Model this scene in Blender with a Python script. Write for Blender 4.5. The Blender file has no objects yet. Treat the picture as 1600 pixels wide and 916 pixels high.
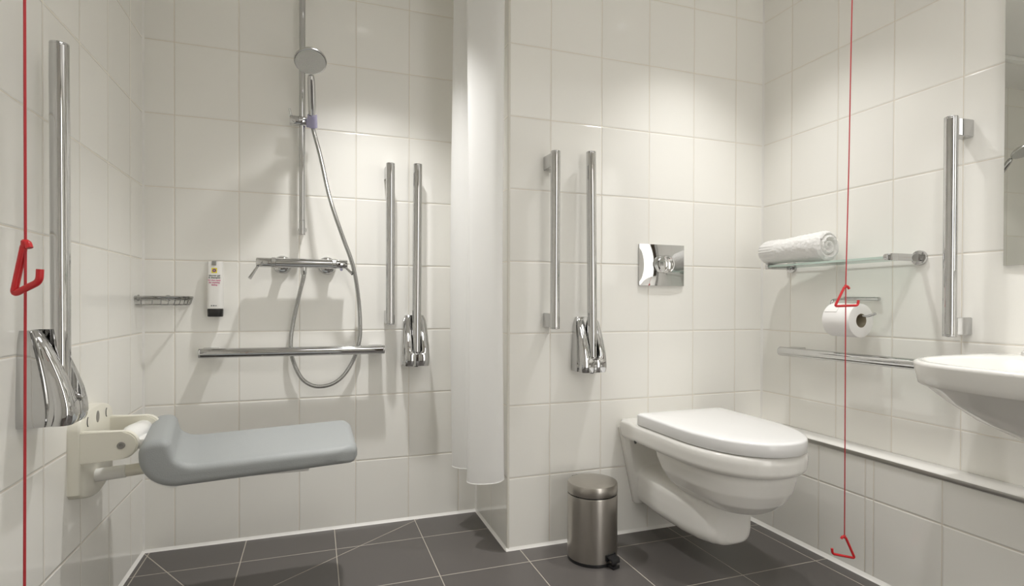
import bpy, bmesh, math, random
from mathutils import Vector, Matrix, noise
C = bpy.context.scene
COL = C.collection
PI = math.pi

# ------------------------------------------------------------------ camera
f_px, cy_px = 873.32057, 478.71656
pitch, roll, yaw = -0.00697, 0.00323, 0.33901
cam_loc = Vector((-0.62596, -1.81734, 0.85728))
fw = Vector((math.sin(yaw)*math.cos(pitch), math.cos(yaw)*math.cos(pitch), math.sin(pitch)))
r0 = Vector((math.cos(yaw), -math.sin(yaw), 0)); u0 = r0.cross(fw)
rr = r0*math.cos(roll) + u0*math.sin(roll); uu = -r0*math.sin(roll) + u0*math.cos(roll)
cd = bpy.data.cameras.new('camera'); cam = bpy.data.objects.new('camera', cd); COL.objects.link(cam)
m = Matrix.Identity(4)
for i in range(3):
    m[i][0] = rr[i]; m[i][1] = uu[i]; m[i][2] = -fw[i]; m[i][3] = cam_loc[i]
cam.matrix_world = m
cd.sensor_fit = 'HORIZONTAL'; cd.sensor_width = 36; cd.lens = f_px/1600*36
cd.shift_y = (cy_px-458)/1600; cd.clip_start = 0.02
C.camera = cam

# ------------------------------------------------------------------ world, light, exposure
w = bpy.data.worlds.new('world'); C.world = w; w.use_nodes = True
w.node_tree.nodes['Background'].inputs[0].default_value = (1, 0.97, 0.92, 1)
w.node_tree.nodes['Background'].inputs[1].default_value = 2.6
C.view_settings.view_transform = 'Standard'; C.view_settings.look = 'None'
C.view_settings.gamma = 1; C.view_settings.use_curve_mapping = False
C.view_settings.exposure = 0.40
C.cycles.max_bounces = 20; C.cycles.diffuse_bounces = 16; C.cycles.glossy_bounces = 8; C.cycles.transparent_max_bounces = 16
CEIL = 2.10
LAMPS = [  # x, y, beam watts, beam degrees, added fill watts
    (-0.43, -0.03, 64, 89, 0), (0.67, -0.385, 30, 102, 0), (0.60, -1.15, 30, 93, 6.0), (-0.43, -1.20, 26, 92, 17)]  # last lamp, by the door, is added for ambient fill
LAMP_COL = (1.0, 0.985, 0.965)

# ------------------------------------------------------------------ materials
class NG:
    def __init__(s, name):
        s.m = bpy.data.materials.new(name); s.m.use_nodes = True
        s.t = s.m.node_tree; s.b = s.t.nodes['Principled BSDF']; s.out = s.t.nodes['Material Output']
    def n(s, t): return s.t.nodes.new(t)
    def l(s, a, b): s.t.links.new(a, b)
    def inp(s, sock, v):
        if isinstance(v, (int, float)): sock.default_value = v
        elif isinstance(v, tuple): sock.default_value = v
        else: s.l(v, sock)
    def math(s, op, a, b=0.0, c=0.0):
        x = s.n('ShaderNodeMath'); x.operation = op
        s.inp(x.inputs[0], a); s.inp(x.inputs[1], b); s.inp(x.inputs[2], c); return x.outputs[0]
    def smooth(s, v, a, b, lo=0.0, hi=1.0):
        x = s.n('ShaderNodeMapRange'); x.interpolation_type = 'SMOOTHSTEP'
        s.inp(x.inputs[0], v); x.inputs[1].default_value = a; x.inputs[2].default_value = b
        x.inputs[3].default_value = lo; x.inputs[4].default_value = hi; return x.outputs[0]
    def mix(s, f, a, b):
        x = s.n('ShaderNodeMix'); x.data_type = 'RGBA'
        s.inp(x.inputs[0], f); s.inp(x.inputs[6], a); s.inp(x.inputs[7], b); return x.outputs[2]
    def pos(s):
        g = s.n('ShaderNodeNewGeometry'); x = s.n('ShaderNodeSeparateXYZ'); s.l(g.outputs['Position'], x.inputs[0])
        return x.outputs, g.outputs['Position']
    def bump(s, h, strength=1.0, dist=0.001, prev=None):
        x = s.n('ShaderNodeBump'); x.inputs['Strength'].default_value = strength; x.inputs['Distance'].default_value = dist
        s.l(h, x.inputs['Height'])
        if prev: s.l(prev, x.inputs['Normal'])
        s.l(x.outputs[0], s.b.inputs['Normal']); return x.outputs[0]
    def noise(s, scale, detail=2.0, vec=None):
        x = s.n('ShaderNodeTexNoise'); x.inputs['Scale'].default_value = scale; x.inputs['Detail'].default_value = detail
        if vec is None:
            tc = s.n('ShaderNodeTexCoord'); vec = tc.outputs['Object']
        s.l(vec, x.inputs['Vector']); return x.outputs[0]
    def set(s, **k):
        nm = dict(col='Base Color', rough='Roughness', metal='Metallic', ior='IOR', spec='Specular IOR Level', coat='Coat Weight',
                  trans='Transmission Weight', sss='Subsurface Weight', sheen='Sheen Weight', aniso='Anisotropic')
        for a, v in k.items():
            s.b.inputs[nm[a]].default_value = (*v, 1) if isinstance(v, tuple) else v
        return s

def simple(name, col, rough=0.4, metal=0.0, **k):
    return NG(name).set(col=col, rough=rough, metal=metal, **k).m

def line_dist(g, u, u0, w):
    a = g.math('DIVIDE', g.math('SUBTRACT', u, u0), w)
    fr = g.math('FRACT', a)
    d = g.math('SUBTRACT', 0.5, g.math('ABSOLUTE', g.math('SUBTRACT', fr, 0.5)))
    return g.math('MULTIPLY', d, w), g.math('FLOOR', a)

def tile_mat(name, axis, ul, w, vl=0.249, h=0.25, extra=None, vaxis=2, col=(0.90, 0.89, 0.85), grout=(0.76, 0.71, 0.62),
             rough=0.09, gw=0.0011, soft=0.005, vary=0.05, waves=0.25, gloss=0.5):
    """glossy ceramic tiles laid in straight courses, read from the world position"""
    g = NG(name); xyz, P = g.pos(); u = xyz[axis]; v = xyz[vaxis]
    du, iu = line_dist(g, u, ul, w); dv, iv = line_dist(g, v, vl, h)
    d = g.math('MINIMUM', du, dv)
    if extra:
        for fn in extra: d = g.math('MINIMUM', d, fn(g, xyz))
    cx = g.n('ShaderNodeCombineXYZ'); g.l(iu, cx.inputs[0]); g.l(iv, cx.inputs[1])
    wn = g.n('ShaderNodeTexWhiteNoise'); g.l(cx.outputs[0], wn.inputs[0])
    k = g.math('ADD', 1-vary/2, g.math('MULTIPLY', wn.outputs[0], vary))
    hsv = g.n('ShaderNodeHueSaturation'); hsv.inputs['Color'].default_value = (*col, 1); g.l(k, hsv.inputs['Value'])
    gm = g.smooth(d, gw*0.75, gw*1.5, 1, 0)
    g.l(g.mix(gm, hsv.outputs[0], (*grout, 1)), g.b.inputs['Base Color'])
    g.l(g.smooth(d, gw*0.8, gw*2, 0.7, rough), g.b.inputs['Roughness'])
    g.b.inputs['Specular IOR Level'].default_value = gloss
    wv = g.bump(g.noise(5.0, 1.0, P), waves, 0.004)
    g.bump(g.smooth(d, gw*0.7, soft), 0.9, 0.0012, wv)
    return g.m

TW = 0.2013
M = {}
M['tile_left'] = tile_mat('tile_left', 1, -0.146, TW)
M['tile_shower'] = tile_mat('tile_shower', 0, -1.083, TW)
M['tile_toilet'] = tile_mat('tile_toilet', 0, 0.158, TW)
M['tile_return'] = tile_mat('tile_return', 1, 0.188, TW)
M['tile_right'] = tile_mat('tile_right', 1, -0.145, TW)
M['tile_front'] = tile_mat('tile_front', 0, -1.083, TW)
def strip_joint(g, xyz):
    return g.math('ABSOLUTE', g.math('ADD', xyz[1], 0.5355))
M['tile_ledge'] = tile_mat('tile_ledge', 1, -0.564, TW-0.001, 0.249, 0.25, [strip_joint])
def diag(p, q):
    a = Vector(p); b = Vector(q); dd = (b-a).normalized(); nrm = (-dd.y, dd.x)
    L = (b-a).length
    def fn(g, xyz):
        x = g.math('SUBTRACT', xyz[0], a.x); y = g.math('SUBTRACT', xyz[1], a.y)
        dist = g.math('ABSOLUTE', g.math('ADD', g.math('MULTIPLY', x, nrm[0]), g.math('MULTIPLY', y, nrm[1])))
        t = g.math('ADD', g.math('MULTIPLY', x, dd.x), g.math('MULTIPLY', y, dd.y))
        off = g.math('MAXIMUM', g.math('MULTIPLY', t, -1.0), g.math('SUBTRACT', t, L))
        return g.math('ADD', dist, g.math('MAXIMUM', off, 0.0))
    return fn
M['floor_tile'] = tile_mat('floor_tile', 0, -0.2555, 0.3005, -0.100, 0.305,
    [diag((-1.177, 0.389), (-0.882, -0.10)), diag((-0.235, 0.386), (-0.882, -0.10))], vaxis=1,
    col=(0.098, 0.090, 0.085), grout=(0.47, 0.43, 0.37), rough=0.34, gw=0.0012, soft=0.003, vary=0.10, waves=0.03, gloss=0.4)
M['paint'] = simple('ceiling_paint', (0.88, 0.87, 0.85), 0.8)
M['silicone'] = simple('white_silicone', (0.86, 0.85, 0.82), 0.35)
M['ledge'] = simple('ledge_white', (0.90, 0.89, 0.87), 0.12)
M['trim_metal'] = simple('trim_metal', (0.55, 0.54, 0.52), 0.3, 1.0)
M['trim_white'] = simple('trim_white', (0.74, 0.72, 0.66), 0.25)
M['chrome'] = simple('chrome', (0.60, 0.60, 0.60), 0.04, 1.0)
M['chrome_satin'] = simple('chrome_satin', (0.60, 0.60, 0.59), 0.2, 1.0)
M['steel'] = simple('polished_steel_wire', (0.42, 0.42, 0.41), 0.13, 1.0)
M['ceramic'] = simple('white_ceramic', (0.83, 0.82, 0.79), 0.06)
M['lid'] = simple('white_duroplast', (0.82, 0.82, 0.82), 0.10)
M['cream'] = simple('cream_plastic', (0.78, 0.76, 0.67), 0.28)
M['white_plastic'] = simple('white_plastic', (0.85, 0.85, 0.83), 0.25)
M['black'] = simple('black_plastic', (0.016, 0.016, 0.017), 0.3)
M['black_cap'] = simple('black_cap', (0.018, 0.017, 0.016), 0.45)
M['dark'] = simple('dark_recess', (0.03, 0.03, 0.03), 0.6)
M['grey_hole'] = simple('grey_plug', (0.27, 0.26, 0.24), 0.5)
M['red'] = simple('red_plastic', (0.62, 0.022, 0.028), 0.28)
M['cord'] = simple('red_cord', (0.50, 0.035, 0.045), 0.6)
M['bottle'] = simple('white_bottle', (0.80, 0.79, 0.76), 0.3)
M['text_dark'] = simple('text_dark', (0.035, 0.05, 0.06), 0.5)
M['text_pink'] = simple('text_magenta', (0.55, 0.03, 0.20), 0.5)
M['yellow'] = simple('print_yellow', (0.80, 0.66, 0.02), 0.5)
M['purple'] = simple('print_purple', (0.14, 0.05, 0.27), 0.5)
M['grey_clip'] = simple('grey_clip', (0.36, 0.36, 0.34), 0.35, 0.6)
M['violet_clear'] = NG('violet_clear_plastic').set(col=(0.66, 0.64, 0.84), rough=0.12, trans=0.55, ior=1.45).m
M['mirror'] = simple('mirror_silver', (0.80, 0.81, 0.78), 0.006, 1.0)
M['mirror_edge'] = simple('mirror_edge', (0.35, 0.37, 0.36), 0.2, 0.5)
M['door'] = simple('brown_door', (0.07, 0.045, 0.028), 0.45)
M['spray'] = NG('spray_face_grey').set(col=(0.55, 0.55, 0.53), rough=0.45)
M['spray'] = M['spray'].m
g = NG('grey_foam_pad').set(col=(0.335, 0.352, 0.355), rough=0.52, spec=0.35)
g.bump(g.noise(520, 3), 0.35, 0.0015); M['pad'] = g.m
g = NG('brushed_steel').set(col=(0.47, 0.445, 0.41), rough=0.30, metal=1.0)
tc = g.n('ShaderNodeTexCoord'); mp = g.n('ShaderNodeMapping'); mp.inputs['Scale'].default_value = (6, 6, 500)
g.l(tc.outputs['Object'], mp.inputs[0]); g.bump(g.noise(3.0, 2, mp.outputs[0]), 0.06, 0.001); M['brushed'] = g.m
g = NG('terry_towel').set(col=(0.86, 0.855, 0.84), rough=0.95, sheen=0.3, spec=0.1)
g.bump(g.noise(420, 3), 0.6, 0.003); M['towel'] = g.m
g = NG('tissue_paper').set(col=(0.87, 0.86, 0.85), rough=0.95, spec=0.1)
g.bump(g.noise(300, 2), 0.15, 0.001); M['tissue'] = g.m
M['cardboard'] = simple('cardboard_core', (0.42, 0.37, 0.28), 0.8)
# hose: fine metal rings
g = NG('ribbed_metal_hose').set(col=(0.50, 0.50, 0.49), rough=0.2, metal=1.0)
uv = g.n('ShaderNodeTexCoord'); sx = g.n('ShaderNodeSeparateXYZ'); g.l(uv.outputs['UV'], sx.inputs[0])
g.bump(g.math('SINE', g.math('MULTIPLY', sx.outputs[1], 2*PI/0.0026)), 0.45, 0.0005); M['hose'] = g.m
# glass: clear tinted sheet (thin enough that bending is not visible)
def glass(name, tint, gl=0.9):
    g = NG(name); t = g.n('ShaderNodeBsdfTransparent'); t.inputs[0].default_value = (*tint, 1)
    gs = g.n('ShaderNodeBsdfGlossy'); gs.inputs['Roughness'].default_value = 0.02
    fr = g.n('ShaderNodeFresnel'); fr.inputs[0].default_value = 1.5
    mx = g.n('ShaderNodeMixShader'); g.l(g.math('MULTIPLY', fr.outputs[0], gl), mx.inputs[0])
    g.l(t.outputs[0], mx.inputs[1]); g.l(gs.outputs[0], mx.inputs[2]); g.l(mx.outputs[0], g.out.inputs[0]); return g.m
M['glass'] = glass('clear_glass', (0.90, 0.95, 0.92))
g = NG('green_glass_edge').set(col=(0.55, 0.67, 0.61), rough=0.15); M['glass_edge'] = g.m
# curtain: white, lets some light through
g = NG('white_curtain')
df = g.n('ShaderNodeBsdfDiffuse'); df.inputs[0].default_value = (0.95, 0.95, 0.945, 1)
tl = g.n('ShaderNodeBsdfTranslucent'); tl.inputs[0].default_value = (0.95, 0.95, 0.945, 1)
tp = g.n('ShaderNodeBsdfTransparent')
a = g.n('ShaderNodeMixShader'); a.inputs[0].default_value = 0.30; g.l(df.outputs[0], a.inputs[1]); g.l(tl.outputs[0], a.inputs[2])
b = g.n('ShaderNodeMixShader'); b.inputs[0].default_value = 0.08; g.l(a.outputs[0], b.inputs[1]); g.l(tp.outputs[0], b.inputs[2])
g.l(b.outputs[0], g.out.inputs[0]); M['curtain'] = g.m
g = NG('lamp_lens'); e = g.n('ShaderNodeEmission'); e.inputs[0].default_value = (*LAMP_COL, 1); e.inputs[1].default_value = 2
g.l(e.outputs[0], g.out.inputs[0]); M['lens'] = g.m

# ------------------------------------------------------------------ mesh helpers
def BM(): return bmesh.new()
def obj(name, bm, mat, parent=None, smooth=True, angle=40, normals=True):
    if normals: bmesh.ops.recalc_face_normals(bm, faces=bm.faces[:])
    if parent is not None:
        p = parent; loc = Vector((0, 0, 0))
        while p is not None: loc += p.location; p = p.parent
        bm.transform(Matrix.Translation(-loc))
    me = bpy.data.meshes.new(name); bm.to_mesh(me); bm.free()
    for mt in (mat if isinstance(mat, (list, tuple)) else [mat]): me.materials.append(mt)
    if smooth:
        me.polygons.foreach_set('use_smooth', [True]*len(me.polygons))
        try: me.set_sharp_from_angle(angle=math.radians(angle))
        except Exception: pass
    o = bpy.data.objects.new(name, me); COL.objects.link(o)
    if parent is not None: o.parent = parent
    return o
def tag(o, label, cat, group=None):
    o['label'] = label; o['category'] = cat
    if group: o['group'] = group
    return o
def thing(name, label, cat, loc, group=None):
    o = bpy.data.objects.new(name, None); COL.objects.link(o); o.location = loc; o.empty_display_size = 0.05
    return tag(o, label, cat, group)
def struct(name, bm, mat, parent=None, **k):
    o = obj(name, bm, mat, parent, **k)
    if parent is None: o['kind'] = 'structure'
    return o
def box(bm, lo, hi, bevel=0.0, seg=2, mi=0):
    lo = Vector(lo); hi = Vector(hi)
    vs = [bm.verts.new((x, y, z)) for x in (lo.x, hi.x) for y in (lo.y, hi.y) for z in (lo.z, hi.z)]
    fs = [bm.faces.new([vs[i] for i in q]) for q in ((0,1,3,2),(4,6,7,5),(0,4,5,1),(2,3,7,6),(0,2,6,4),(1,5,7,3))]
    for q in fs: q.material_index = mi
    if bevel > 0:
        es = list({e for q in fs for e in q.edges})
        bmesh.ops.bevel(bm, geom=es, offset=bevel, segments=seg, profile=0.5, affect='EDGES')
    return bm
def frame(d):
    d = d.normalized(); a = Vector((0, 0, 1)) if abs(d.z) < 0.9 else Vector((1, 0, 0))
    x = a.cross(d).normalized(); y = d.cross(x).normalized(); return x, y, d
def rings(bm, loops, cap0=True, cap1=True, closed=True, mi=0):
    L = [[bm.verts.new(p) for p in lp] for lp in loops]; n = len(L[0])
    for a, b in zip(L, L[1:]):
        for i in range(n if closed else n-1):
            j = (i+1) % n
            q = bm.faces.new((a[i], a[j], b[j], b[i])); q.material_index = mi
    if cap0: bm.faces.new(L[0][::-1]).material_index = mi
    if cap1: bm.faces.new(L[-1]).material_index = mi
    return L
def lathe(bm, p, d, prof, n=32, mi=0, sx=1.0, sy=1.0):
    """prof: (radius, distance along d); a ring per entry"""
    x, y, z = frame(Vector(d)); p = Vector(p)
    loops = [[p + z*h + (x*math.cos(2*PI*i/n)*sx + y*math.sin(2*PI*i/n)*sy)*max(r, 1e-5) for i in range(n)] for r, h in prof]
    rings(bm, loops, mi=mi); return bm
def rod(bm, p, q, r, n=24, bev=None, r2=None):
    p = Vector(p); q = Vector(q); L = (q-p).length; bev = r*0.12 if bev is None else bev; r2 = r if r2 is None else r2
    e = min(0.3*L, bev*2.0); k = lambda h: r+(r2-r)*h/L
    return lathe(bm, p, q-p, [(r-bev, 0), (r-bev*0.3, bev*0.3), (k(bev), bev), (k(bev+e*0.3), bev+e*0.3), (k(L-bev-e*0.3), L-bev-e*0.3), (k(L-bev), L-bev), (r2-bev*0.3, L-bev*0.3), (r2-bev, L)], n)
def catmull(pts, per=8, closed=False):
    P = [Vector(p) for p in pts]; out = []; n = len(P)
    for i in range(n if closed else n-1):
        if closed: a, b, c, d = P[i-1], P[i], P[(i+1) % n], P[(i+2) % n]
        else:
            b, c = P[i], P[i+1]; a = P[i-1] if i > 0 else b*2-c; d = P[i+2] if i+2 < n else c*2-b
        for k in range(per):
            t = k/per
            out.append(0.5*((2*b)+(c-a)*t+(2*a-5*b+4*c-d)*t*t+(3*b-a-3*c+d)*t**3))
    if not closed: out.append(P[-1])
    return out
def tube(bm, pts, r, n=10, uv=False, closed=False):
    P = [Vector(p) for p in pts]; N = len(P)
    T = []
    for i in range(N):
        a = P[i-1] if (i > 0 or closed) else P[i]; b = P[(i+1) % N] if (i < N-1 or closed) else P[i]
        T.append((b-a).normalized())
    x, y, z = frame(T[0]); loops = []; acc = [0.0]
    rf = r if callable(r) else (lambda t: r)
    for i in range(N):
        if i > 0:
            q = T[i-1].rotation_difference(T[i]); x = q @ x; y = q @ y
            acc.append(acc[-1]+(P[i]-P[i-1]).length)
        R = rf(i/(N-1))
        loops.append([P[i]+(x*math.cos(2*PI*k/n)+y*math.sin(2*PI*k/n))*R for k in range(n)])
    if closed:
        L = rings(bm, loops, False, False)
        for i in range(n):
            j = (i+1) % n; bm.faces.new((L[-1][i], L[-1][j], L[0][j], L[0][i]))
    else: L = rings(bm, loops)
    if uv:
        lay = bm.loops.layers.uv.verify(); idx = {}
        for i, lp in enumerate(L):
            for k, v in enumerate(lp): idx[v] = (k/n, acc[i])
        for fc in bm.faces:
            for lo in fc.loops: lo[lay].uv = idx[lo.vert]
    return bm
def rpath(pts, r, per=6):
    """polyline with rounded corners"""
    P = [Vector(p) for p in pts]; out = [P[0]]
    for i in range(1, len(P)-1):
        a = (P[i-1]-P[i]); b = (P[i+1]-P[i]); k = min(r, a.length*0.49, b.length*0.49)
        s = P[i]+a.normalized()*k; e = P[i]+b.normalized()*k
        for j in range(per+1):
            t = j/per; out.append(s*(1-t)**2+P[i]*2*t*(1-t)+e*t*t)
    out.append(P[-1]); return out
def sstep(a, b, x):
    t = min(1, max(0, (x-a)/(b-a))); return t*t*(3-2*t)
def radial(inside, c, n, rmax=1.0):
    out = []
    for i in range(n):
        a = 2*PI*i/n; dx, dy = math.cos(a), math.sin(a); lo, hi = 0.0, rmax
        for _ in range(40):
            mid = (lo+hi)/2
            if inside(c[0]+dx*mid, c[1]+dy*mid): lo = mid
            else: hi = mid
        out.append((c[0]+dx*lo, c[1]+dy*lo))
    return out
def bake(o, mods):
    for t, kw in mods:
        md = o.modifiers.new(t, t)
        for k, v in kw.items(): setattr(md, k, v)
    dg = bpy.context.evaluated_depsgraph_get()
    me = bpy.data.meshes.new_from_object(o.evaluated_get(dg))
    o.modifiers.clear(); old = o.data; o.data = me; bpy.data.meshes.remove(old)
    me.polygons.foreach_set('use_smooth', [True]*len(me.polygons)); return o

# ------------------------------------------------------------------ room
XL, XR, YS, YF = -1.1774, 1.1002, 0.3894, -2.35
XLEDGE, ZLEDGE = 1.003, 0.382
T = 0.12
struct('floor', box(BM(), (XL-T, YF-T, -0.1), (XR+T, YS+T, 0)), M['floor_tile'], smooth=False)
struct('ceiling', box(BM(), (XL-T, YF-T, CEIL), (XR+T, YS+T, CEIL+0.1)), M['paint'], smooth=False)
struct('wall_left', box(BM(), (XL-T, YF-T, 0), (XL, YS+T, CEIL)), M['tile_left'], smooth=False)
struct('wall_shower', box(BM(), (XL, YS, 0), (0.0, YS+T, CEIL)), M['tile_shower'], smooth=False)
struct('wall_right', box(BM(), (XR, YF-T, 0), (XR+T, YS+T, CEIL)), M['tile_right'], smooth=False)
bm = box(BM(), (0, 0, 0), (XR, YS+T, CEIL))
for fc in bm.faces:
    if abs(fc.calc_center_median().x) < 1e-4: fc.material_index = 1
struct('wall_toilet', bm, [M['tile_toilet'], M['tile_return']], smooth=False)
# wall behind the camera, with a doorway
bm = BM(); DX0, DX1, DZ = -0.15, 0.75, 2.0
box(bm, (XL, YF-T, 0), (DX0, YF, CEIL)); box(bm, (DX1, YF-T, 0), (XR, YF, CEIL)); box(bm, (DX0, YF-T, DZ), (DX1, YF, CEIL))
struct('wall_front', bm, M['tile_front'], smooth=False)
bm = box(BM(), (DX0+0.002, YF-0.06, 0.004), (DX0+0.40, YF-0.02, DZ-0.002), 0.003)
struct('door_1', bm, M['door'])
struct('wall_ledge', box(BM(), (XLEDGE, YF, 0), (XR, 0, ZLEDGE-0.012)), M['tile_ledge'], smooth=False)
struct('trim_1', box(BM(), (XLEDGE-0.001, YF, ZLEDGE-0.012), (XR, 0, ZLEDGE+0.004), 0.002), M['ledge'])
struct('trim_2', box(BM(), (XLEDGE-0.004, YF, ZLEDGE-0.009), (XLEDGE-0.001, 0, ZLEDGE+0.0035), 0.0008), M['trim_metal'])
# tile edge bead on the outer corner
struct('trim_3', rod(BM(), (0.0035, 0.0035, 0.0), (0.0035, 0.0035, CEIL), 0.0052, 16), M['trim_white'])
def sealant(name, p, q, inward, h=0.008):
    bm = BM(); p = Vector(p); q = Vector(q); i = Vector(inward)*h
    up = Vector((0, 0, h))
    rings(bm, [[p, p+i*0.9, p+i*0.45+up*0.5, p+up*1.25], [q, q+i*0.9, q+i*0.45+up*0.5, q+up*1.25]])
    return struct(name, bm, M['silicone'], smooth=False)
sealant('baseboard_left', (XL, YF, 0), (XL, YS, 0), (1, 0, 0))
sealant('baseboard_shower', (XL, YS, 0), (0, YS, 0), (0, -1, 0))
sealant('baseboard_return', (0, 0, 0), (0, YS, 0), (-1, 0, 0))
sealant('baseboard_toilet', (-0.006, 0, 0), (XLEDGE, 0, 0), (0, -1, 0))
sealant('baseboard_right', (XLEDGE, YF, 0), (XLEDGE, 0, 0), (-1, 0, 0), 0.010)
def vseal(name, x, y, sx, sy, z0=0.0, h=0.006):
    bm = BM(); a = (x, y); b = (x+sx*h, y); c = (x, y+sy*h)
    rings(bm, [[(p[0], p[1], z) for p in (a, b, c)] for z in (z0, CEIL)])
    return struct(name, bm, M['silicone'], smooth=False)
vseal('trim_4', XL, YS, 1, -1); vseal('trim_5', XR, 0, -1, -1, ZLEDGE); vseal('trim_6', 0, YS, -1, -1)

# ------------------------------------------------------------------ ceiling lamps
for i, (lx, ly, wt, sp, FILL) in enumerate(LAMPS):
    where = ['above the shower seat', 'above the toilet', 'above the washbasin', 'by the room door, unseen and added for fill'][i]
    t = thing('ceiling_light', 'round recessed ceiling downlight '+where, 'ceiling light', (lx, ly, CEIL), 'recessed ceiling downlights')
    bm = BM(); lathe(bm, (lx, ly, CEIL-0.001), (0, 0, -1), [(0.036, 0.0), (0.045, 0.0), (0.045, 0.003), (0.042, 0.006), (0.034, 0.005)], 40)
    obj('bezel', bm, M['white_plastic'], t)
    bm = BM(); lathe(bm, (lx, ly, CEIL-0.004), (0, 0, -1), [(0.033, 0.0), (0.033, 0.0015), (0.02, 0.003)], 32)
    obj('lens', bm, M['lens'], t)
    ld = bpy.data.lights.new('downlight', 'SPOT'); ld.energy = wt; ld.color = LAMP_COL
    ld.spot_size = math.radians(sp); ld.spot_blend = 1.0; ld.shadow_soft_size = 0.03
    lo = bpy.data.objects.new('downlight', ld); COL.objects.link(lo); lo.parent = t; lo.location = (0, 0, -0.012)
    if FILL <= 0: continue
    ls = ld.copy(); ls.energy = FILL; ls.spot_size = math.radians(165); ls.spot_blend = 0.6; ls.shadow_soft_size = 0.30  # wide soft fill added in place of ceiling bounce, not a fixture
    lo = bpy.data.objects.new('added_fill', ls); COL.objects.link(lo); lo.parent = t; lo.location = (0, 0, -0.012)

# ------------------------------------------------------------------ grab rails
def block(bm, c, half, bev=0.002):
    c = Vector(c); h = Vector(half); return box(bm, c-h, c+h, bev)
def grab_rail(label, p, q, nrm, off=0.068, r=0.0165, ends=0.029):
    """straight rail from p to q (points on the wall plane), two block brackets"""
    p = Vector(p); q = Vector(q); nrm = Vector(nrm); d = (q-p).normalized()
    t = thing('grab_rail', label, 'grab rail', p, 'straight chrome grab rails')
    a = p+nrm*off; b = q+nrm*off; L = (b-a).length
    bm = BM()
    lathe(bm, a, d, [(r*0.90, 0), (r*0.97, 0.0006), (r, 0.002), (r, 0.0045), (r*0.975, 0.005), (r, 0.0056), (r, 0.0066), (r, 0.008), (r, L-0.008), (r, L-0.0066),
                     (r, L-0.0056), (r*0.975, L-0.005), (r, L-0.0045), (r, L-0.002), (r*0.97, L-0.0006), (r*0.90, L)], 48)
    obj('rail', bm, M['chrome'], t)
    s = d.cross(nrm)
    for e in (ends, L-ends):
        bm = BM(); c0 = p+d*e
        loops = []
        for wdt, hgt, k in ((0.0155, 0.0245, 0.0), (0.0155, 0.0245, 0.004), (0.0135, 0.0240, off-0.012), (0.0105, 0.0235, off-0.008)):
            loops.append([c0+nrm*k+s*(sa*wdt)+d*(sb*hgt) for sa, sb in ((-1,-1),(1,-1),(1,1),(-1,1))])
        rings(bm, loops)
        es = [e2 for e2 in bm.edges if abs((e2.verts[0].co-e2.verts[1].co).normalized().dot(nrm)) > 0.9]
        bmesh.ops.bevel(bm, geom=es, offset=0.002, segments=2, affect='EDGES')
        obj('bracket', bm, M['chrome'], t)
    return t
grab_rail('vertical chrome grab rail on the right wall beside the mirror', (XR, -0.7605, 0.766), (XR, -0.7605, 1.374), (-1, 0, 0))
grab_rail('vertical chrome grab rail on the toilet wall, the one nearer the shower curtain', (0.146, 0, 0.767), (0.146, 0, 1.373), (0, -1, 0))
grab_rail('vertical chrome grab rail on the shower wall between shower hose and fold-up rail', (-0.3585, YS, 0.772), (-0.3585, YS, 1.379), (0, -1, 0))
grab_rail('long horizontal chrome grab rail under the shower mixer', (-0.998, YS, 0.680), (-0.379, YS, 0.6785), (0, -1, 0))
grab_rail('horizontal chrome grab rail on the right wall below the toilet roll', (XR, -0.164, 0.677), (XR, -0.782, 0.6795), (-1, 0, 0))

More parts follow.
